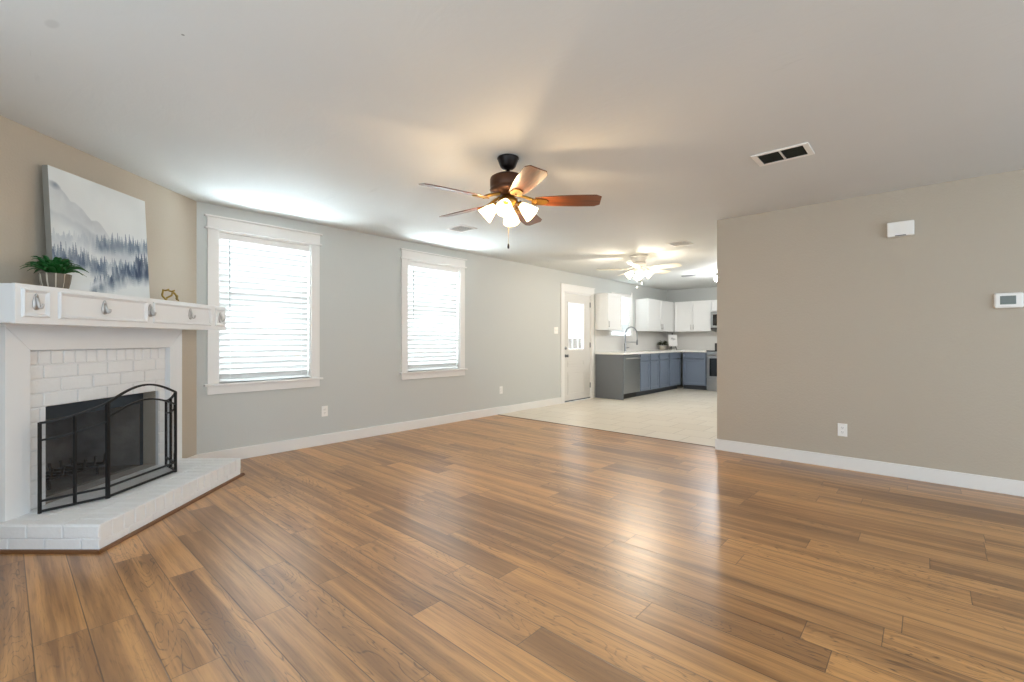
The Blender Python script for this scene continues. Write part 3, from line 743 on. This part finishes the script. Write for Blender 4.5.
p = CAM + FWD * 3.22 + RGT * -.028
fan((p.x, p.y, H), 'dark bronze and walnut ceiling fan with four lit glass shades, hanging in the living room', TH + math.radians(214), ('bronze', 'brown_bronze', 'brass', 'blade_wood'), -.304, .645, 'shade_warm', 3.8, (1, .72, .42), chains=((.004, .0, .235),))
fan((1.747, 6.47, H), 'white ceiling fan with lit white shades close to the kitchen ceiling', TH + math.radians(30), ('white_metal', 'white_metal', 'white_metal', 'blade_white'), -.19, .64, 'shade_white', 8.0, (1, .88, .72), chains=((.03, .02, .13), (-.02, -.02, .19)), hugger=True)

# ------------------------------------------------------------------ ceiling registers
def vent(loc, sx, sy, label, dark, bars):
    v = tag(empty('ceiling_vent', loc), label, 'vent', 'ceiling vents')
    bm = B()
    fw = .022
    for b_ in ((-sx, sx, -sy, -sy + fw), (-sx, sx, sy - fw, sy), (-sx, -sx + fw * (1.6 if bars == 1 else 1), -sy + fw, sy - fw), (sx - fw * (1.6 if bars == 1 else 1), sx, -sy + fw, sy - fw)): box(bm, *b_, -.008, 0)
    if bars == 1: box(bm, -.007, .007, -sy + fw, sy - fw, -.007, 0)
    finish('frame', bm, 'plastic', v, .002)
    bm = B(); box(bm, -sx + .01, sx - .01, -sy + .01, sy - .01, -.0015, -.0005); finish('backing', bm, dark, v)
    bm = B(); n = int(2 * (sy - fw) / .016)
    for i in range(n):
        y = -sy + fw + (i + .5) * .016
        box(bm, -sx + fw, sx - fw, -.005, .005, -.0006, .0006, mtx=Matrix.Translation((0, y, -.0042)) @ Matrix.Rotation(math.radians(40), 4, 'X'))
    finish('louvre', bm, dark if bars == 1 else 'plastic', v)
    return v
vent((4.253, 3.59, H), .17, .12, 'dark double return vent in the ceiling near the taupe wall', 'vent_dark', 1)
vent((1.045, 3.51, H), .135, .12, 'small grey ceiling vent above the second window, seen left of the large fan', 'vent_grey', 0)
vent((2.572, 5.98, H), .125, .14, 'small white ceiling vent just inside the kitchen, nearest the taupe wall', 'vent_grey', 0)

# ------------------------------------------------------------------ small things on the walls
def outlet(loc, rz, label):
    o = tag(empty('wall_outlet', loc, rz), label, 'outlet', 'wall outlets')
    bm = B(); box(bm, -.036, .036, -.006, 0, -.058, .058); finish('cover_plate', bm, 'plastic', o, .003)
    for z in (-.02, .02):
        bm = B(); lathe(bm, [(0, .0085), (.0155, .0085), (.0165, .0055)], 20, Matrix.Translation((0, 0, z)) @ Matrix.Rotation(PI / 2, 4, 'X'), cap=False); r = finish('receptacle', bm, 'plastic', o)
        bm = B(); box(bm, -.0075, -.0055, -.0092, -.008, z - .002, z + .008); box(bm, .0055, .0075, -.0092, -.008, z - .002, z + .008); box(bm, -.002, .002, -.0092, -.008, z - .010, z - .006); finish('slot', bm, 'slot', r)
    return o
outlet((0, 2.41, .372), RW, 'white outlet on the grey wall below and right of the fireplace-side window')
outlet((0, 5.27, .377), RW, 'pale outlet on the grey wall near the wood floor edge, left of the back door')
outlet((4.422, 5.10, .352), 0, 'white outlet low on the taupe wall')
sw = tag(empty('light_switch', (0, 6.72, 1.34), RW), 'white light switch plate on the wall left of the back door', 'switch')
bm = B(); box(bm, -.058, .058, -.006, 0, -.06, .06); finish('cover_plate', bm, 'plastic', sw, .003)
for x in (-.023, .023): bm = B(); box(bm, x - .005, x + .005, -.014, -.005, -.004, .014); finish('toggle', bm, 'plastic', sw, .001)
ch = tag(empty('door_chime', (4.825, 5.10, 2.10)), 'white doorbell chime box high on the taupe wall', 'door chime')
bm = B(); box(bm, -.088, .088, -.058, 0, -.062, .062)
finish('cover', bm, 'plastic', ch, .008)
bm = B(); box(bm, -.035, .035, -.0592, -.05, -.060, -.053); finish('sound_slot', bm, 'slot', ch)
tm = tag(empty('thermostat', (5.447, 5.10, 1.465)), 'white thermostat with a grey display on the taupe wall', 'thermostat')
bm = B(); box(bm, -.078, .078, -.028, 0, -.058, .058); finish('case', bm, 'plastic', tm, .014, seg=4)
bm = B(); box(bm, -.045, .038, -.0295, -.02, -.030, .034); finish('display', bm, 'lcd', tm, .001)

# ------------------------------------------------------------------ kitchen
CT, CB = .92, .88
def panel_front(bm, x0, x1, z0, z1, y, th=.02, fr=.055):
    """shaker front whose face is at y - th, facing -y"""
    ring_frame(bm, x0, x1, z0, z1, min(fr, (z1 - z0) * .28), y - th, y); box(bm, x0 + .03, x1 - .03, y - th * .5, y, z0 + .02, z1 - .02)
def base_cab(loc, rz, w, label, toe_in=.07, doors=1):
    c = tag(empty('base_cabinet', loc, rz), label, 'cabinet', 'slate blue base cabinets')
    bm = B(); t = .018
    box(bm, 0, t, -.53, -.02, .10, CB); box(bm, w - t, w, -.53, -.02, .10, CB); box(bm, t, w - t, -.595, -.02, .10, .118); box(bm, t, w - t, -.03, -.02, .118, CB)
    box(bm, t, w - t, -.54, -.525, .70, .74); box(bm, t, w - t, -.54, -.525, .86, CB); box(bm, t, w - t, -.56, -.545, .118, .70); box(bm, t, w - t, -.56, -.545, .74, .86)
    for k in range(doors): box(bm, k * w / doors + .05, (k + 1) * w / doors - .05, -.598, -.56, .15, .68); box(bm, k * w / doors + .05, (k + 1) * w / doors - .05, -.598, -.56, .76, .85)
    finish('body', bm, 'cab_blue', c)
    bm = B(); box(bm, 0, w, -.60 + toe_in, -.05, 0, .10); finish('toe_kick', bm, 'toe', c)
    dw_ = w / doors
    for k in range(doors):
        a, e = k * dw_ + .019, (k + 1) * dw_ - .019
        bm = B(); panel_front(bm, a, e, .735, .866, -.598, .026, .03); finish('drawer_front', bm, 'cab_blue', c, .002)
        bm = B(); panel_front(bm, a, e, .11, .715, -.598, .026); finish('door', bm, 'cab_blue', c, .002)
    return c
base_cab((0, 8.765, 0), RW, 9.694 - 8.765, 'two-door slate blue sink cabinet right beside the steel dishwasher', doors=2)
base_cab((0, 9.696, 0), RW, 10.224 - 9.696, 'narrow slate blue base cabinet between the sink cabinet and the corner cabinet')
base_cab((0, 10.226, 0), RW, 10.87 - 10.226, 'slate blue base cabinet filling the inner corner at the end of the window run')
base_cab((.645, YB, 0), 0, 1.218 - .645, 'wide slate blue base cabinet on the back wall beside the range')
ep = finish('end_panel', box(B(), 0, .62, 8.055, 8.085, 0, CB), 'cab_grey', bev=.002); tag(ep, 'dark grey panel closing the counter end next to the back door', 'end panel')
dw = tag(empty('dishwasher', (0, 8.09, 0), RW), 'stainless steel dishwasher under the counter end', 'dishwasher')
bm = B(); box(bm, 0, .668, -.585, -.02, .1, CB - .005); finish('body', bm, 'toe', dw)
bm = B(); box(bm, .004, .664, -.625, -.585, .115, .865); finish('door', bm, 'steel', dw, .004)
bm = B(); tube(bm, [(.05, -.648, .80), (.618, -.648, .80)], .011, 10)
for x in (.07, .598): tube(bm, [(x, -.62, .80), (x, -.648, .80)], .008, 8)
finish('handle', bm, 'pewter', dw, smooth=True)
bm = B(); box(bm, 0, .668, -.53, -.02, 0, .1); finish('toe_kick', bm, 'slot', dw)
# counter with a hole for the sink
sy0, sy1, sx0, sx1 = 8.88, 9.58, .12, .49
bm = B()
for b_ in ((0, .64, 8.04, sy0), (0, sx0, sy0, sy1), (sx1, .64, sy0, sy1), (0, .64, sy1, YB), (.64, 1.219, 10.86, YB)): box(bm, *b_, CB, CT)
bmesh.ops.remove_doubles(bm, verts=bm.verts[:], dist=1e-5)
tag(finish('countertop', bm, 'quartz'), 'white L-shaped countertop over the blue base cabinets', 'countertop')
bm = B(); box(bm, sx0 - .012, sx0, sy0 - .012, sy1 + .012, .72, CB); box(bm, sx1, sx1 + .012, sy0 - .012, sy1 + .012, .72, CB); box(bm, sx0, sx1, sy0 - .012, sy0, .72, CB); box(bm, sx0, sx1, sy1, sy1 + .012, .72, CB); box(bm, sx0, sx1, sy0, sy1, .71, .72)
tag(finish('kitchen_sink', bm, 'steel'), 'steel sink basin set in the white counter below the faucet', 'sink')
fa = tag(empty('kitchen_faucet', (.095, 9.12, CT), 0), 'tall brushed spring-neck faucet at the kitchen sink', 'faucet')
bm = B(); lathe(bm, [(.03, 0), (.03, .012), (.022, .02), (.022, .16), (.016, .17), (.013, .36)], 20); finish('post', bm, 'chrome', fa, smooth=True)
bm = B(); arc = [(.0 + .11 - .11 * math.cos(a), .06 * (1 - math.cos(a)), .36 + .17 * math.sin(a)) for a in np.linspace(0, PI, 15)] + [(.22, .12, .30), (.22, .12, .24)]
tube(bm, arc, .011, 8)
for i in range(46):                                        # coils of the spring
    t = i / 45 * (len(arc) - 3); k = int(t); q = Vector(arc[k]).lerp(Vector(arc[k + 1]), t - k); d = (Vector(arc[k + 1]) - Vector(arc[k])).normalized()
    lathe(bm, [(.013, -.0022), (.016, 0), (.013, .0022)], 10, Matrix.Translation(q) @ d.to_track_quat('Z', 'Y').to_matrix().to_4x4(), cap=False)
finish('spring_neck', bm, 'chrome', fa, smooth=True)
bm = B(); lathe(bm, [(.012, 0), (.018, -.02), (.02, -.10), (.016, -.12), (0, -.12)], 16, Matrix.Translation((.22, .12, .26))); finish('spray_head', bm, 'chrome', fa, smooth=True)
bm = B(); tube(bm, [(0, 0, .20), (.10, .055, .20), (.21, .115, .20)], .007, 8); finish('holder_arm', bm, 'chrome', fa, smooth=True)
bm = B(); tube(bm, [(.0, .0, .07), (.02, .06, .075), (.03, .12, .085)], .009, 8); finish('lever_handle', bm, 'chrome', fa, smooth=True)
# backsplash
bm = B(); box(bm, 0, .008, 8.04, 8.69, CT, 1.366); box(bm, 0, .008, 8.69, 9.6, CT, 1.245); box(bm, 0, .008, 9.6, YB, CT, 1.366); box(bm, 0.008, 2.0, YB - .008, YB, CT, 1.366)
struct(finish('trim_2', bm, 'splash'))
def wall_cab(loc, rz, w, z0, z1, doors, label, depth=.31, handles=None):
    c = tag(empty('wall_cabinet', loc, rz), label, 'cabinet', 'white wall cabinets')
    bm = B(); box(bm, 0, w, -depth, -.009, z0, z1); finish('body', bm, 'cab_white', c, .0015)
    dwid = w / doors
    for k in range(doors):
        bm = B(); panel_front(bm, k * dwid + .005, (k + 1) * dwid - .005, z0 + .006, z1 - .012, -depth, .02, .05); d = finish('door', bm, 'cab_white', c, .002)
        hx = handles[k] if handles else None
        if hx is not None:
            bm = B(); x = k * dwid + (.03 if hx == 'l' else dwid - .03)
            tube(bm, [(x, -depth - .045, z0 + .05), (x, -depth - .045, z0 + .17)], .006, 8)
            for z in (z0 + .065, z0 + .155): tube(bm, [(x, -depth - .018, z), (x, -depth - .045, z)], .005, 6)
            finish('handle', bm, 'pewter', d, smooth=True)
    return c
wall_cab((0, 8.035, 0), RW, .57, 1.37, 2.105, 1, 'white wall cabinet beside the back door, left of the kitchen window', .275, ['l'])
wall_cab((0, 9.76, 0), RW, .685, 1.37, 2.105, 1, 'white wall cabinet just right of the kitchen window', .31, ['r'])
wall_cab((0, 10.452, 0), RW, .715, 1.37, 2.105, 1, 'white wall cabinet next to the inner kitchen corner, on the window wall', .31, ['l'])
wall_cab((.335, YB, 0), 0, .89, 1.37, 2.105, 2, 'white two-door wall cabinet on the back wall beside the microwave', .31, ['r', 'l'])
wall_cab((1.23, YB, 0), 0, .76, 1.83, 2.105, 2, 'short white wall cabinet on the back wall above the microwave', .31, [None, None])
mw = tag(empty('microwave', (1.232, YB, 1.40)), 'stainless microwave mounted above the range, half hidden by the taupe wall', 'microwave')
bm = B(); box(bm, 0, .756, -.38, -.009, 0, .42); finish('body', bm, 'steel', mw, .004)
bm = B(); box(bm, .003, .56, -.405, -.38, .055, .415); d = finish('door', bm, 'steel', mw, .004)
bm = B(); box(bm, .05, .50, -.408, -.40, .10, .36); finish('window', bm, 'glass_black', d, .002)
bm = B(); box(bm, .565, .752, -.405, -.38, .055, .415); finish('control_panel', bm, 'glass_black', mw, .003)
bm = B(); box(bm, .003, .752, -.40, -.38, .005, .05); finish('grille', bm, 'slot', mw, .002)
rg_ = tag(empty('range', (1.224, YB, 0)), 'stainless range with black oven window, half hidden by the taupe wall', 'range')
bm = B(); box(bm, 0, .756, -.62, -.01, .0, .905); finish('body', bm, 'steel', rg_, .003)
bm = B(); box(bm, -.001, .757, -.64, -.01, .905, .925); finish('cooktop', bm, 'glass_black', rg_, .003)
bm = B(); box(bm, .004, .752, -.655, -.62, .27, .88); d = finish('oven_door', bm, 'steel', rg_, .004)
bm = B(); box(bm, .07, .686, -.658, -.65, .34, .75); finish('oven_window', bm, 'glass_black', d, .002)
bm = B(); tube(bm, [(.06, -.70, .82), (.696, -.70, .82)], .012, 10)
for x in (.09, .666): tube(bm, [(x, -.65, .82), (x, -.70, .82)], .008, 8)
finish('handle', bm, 'pewter', d, smooth=True)
bm = B(); box(bm, .004, .752, -.65, -.62, .03, .255); finish('warming_drawer', bm, 'steel', rg_, .004)
bm = B(); box(bm, 0, .756, -.09, -.012, .925, 1.09); finish('backguard', bm, 'slot', rg_, .004)
# things on the counter
KS = 1.45
kp = tag(empty('potted_plant', (.15, 10.92, CT)), 'small bushy green plant in a grey pot on the kitchen counter corner', 'plant')
bm = B(); lathe(bm, [(.035, 0), (.048, .01), (.055, .07), (.05, .07), (.046, .055), (0, .055)], 24); finish('pot', bm, 'pot_grey', kp, smooth=True)
bm = B(); rg = random.Random(9)
for i in range(130):
    a = rg.uniform(0, 2 * PI); e = rg.uniform(-.1, 1.2); r = rg.uniform(.03, .075)
    q = Vector((r * math.cos(a) * math.cos(e), r * math.sin(a) * math.cos(e), .085 + r * math.sin(e)))
    leaf_strip(bm, q, a + rg.uniform(-.6, .6), rg.uniform(.03, .045), .011, .012, .008, 3)
finish('foliage', bm, 'leaf_bush', kp, smooth=True); kp.scale = (KS, KS, KS)
ez = tag(empty('tabletop_easel', (.30, 11.17, CT), math.radians(38)), 'small black tabletop easel on the kitchen counter corner', 'easel')
bm = B()
for s_ in (-1, 1):
    tube(bm, [(s_ * .085, -.05, .006), (s_ * .075, -.03, .05), (s_ * .055, -.012, .085), (s_ * .02, -.004, .105), (0, -.002, .11)], .007, 8)
    tube(bm, [(s_ * .05, -.045, .082), (s_ * .05, -.012, .085)], .005, 6)
tube(bm, [(0, .0, .10), (0, .05, .40)], .007, 8); tube(bm, [(0, .05, .30), (0, .14, .006)], .006, 8)
lathe(bm, [(0, -.02), (.014, -.008), (.014, .008), (0, .02)], 12, Matrix.Translation((0, .05, .405)))
tube(bm, [(-.075, -.03, .05), (.075, -.03, .05)], .005, 8)
finish('frame', bm, 'black_iron', ez, smooth=True)
pr = empty('art_print', (0, 0, 0)); pr.location = ez.location + Matrix.Rotation(math.radians(38), 3, 'Z') @ Vector((0, -.022, .092)); pr.rotation_euler = (math.radians(-9), 0, math.radians(38)); tag(pr, 'white print with a grey sketch resting on the little black easel', 'print')
bm = B(); box(bm, -.105, .105, -.004, .004, 0, .29); finish('board', bm, 'paper', pr, .001)
bm = B(); rg = random.Random(2)
for k in range(5):
    x = -.045 + .022 * k; tube(bm, [(x, -.0045, .15 + .02 * math.sin(k * 2)), (x + .012, -.0045, .19), (x + .006, -.0045, .21 + .012 * math.cos(k)), (x + .03, -.0045, .16)], .0022, 4)
finish('sketch', bm, 'ink', pr)
# track light
tr = tag(empty('track_light', (1.38, 9.05, H)), 'white kitchen ceiling track light with a dark feed plate and lit lamps', 'track light')
bm = B(); box(bm, .28, 1.3, -.018, .018, -.022, 0); finish('track', bm, 'white_metal', tr, .003)
bm = B(); box(bm, 0, .30, -.05, .05, -.024, 0); finish('feed_plate', bm, 'vent_grey', tr, .004)
for x in (.66, 1.1):
    bm = B(); lathe(bm, [(.03, 0), (.03, -.02), (.012, -.03), (.012, -.06)], 16, Matrix.Translation((x, 0, -.02))); h_ = finish('lamp_mount', bm, 'slot', tr)
    bm = B(); lathe(bm, [(.018, .0), (.035, -.02), (.045, -.05), (.035, -.085), (0, -.1)], 20, Matrix.Translation((x, 0, -.07))); finish('lamp_bulb', bm, 'lamp_cool', h_, smooth=True)
    point('bulb', (x, -.03, -.22), 16, (.95, .98, 1), .04, tr)
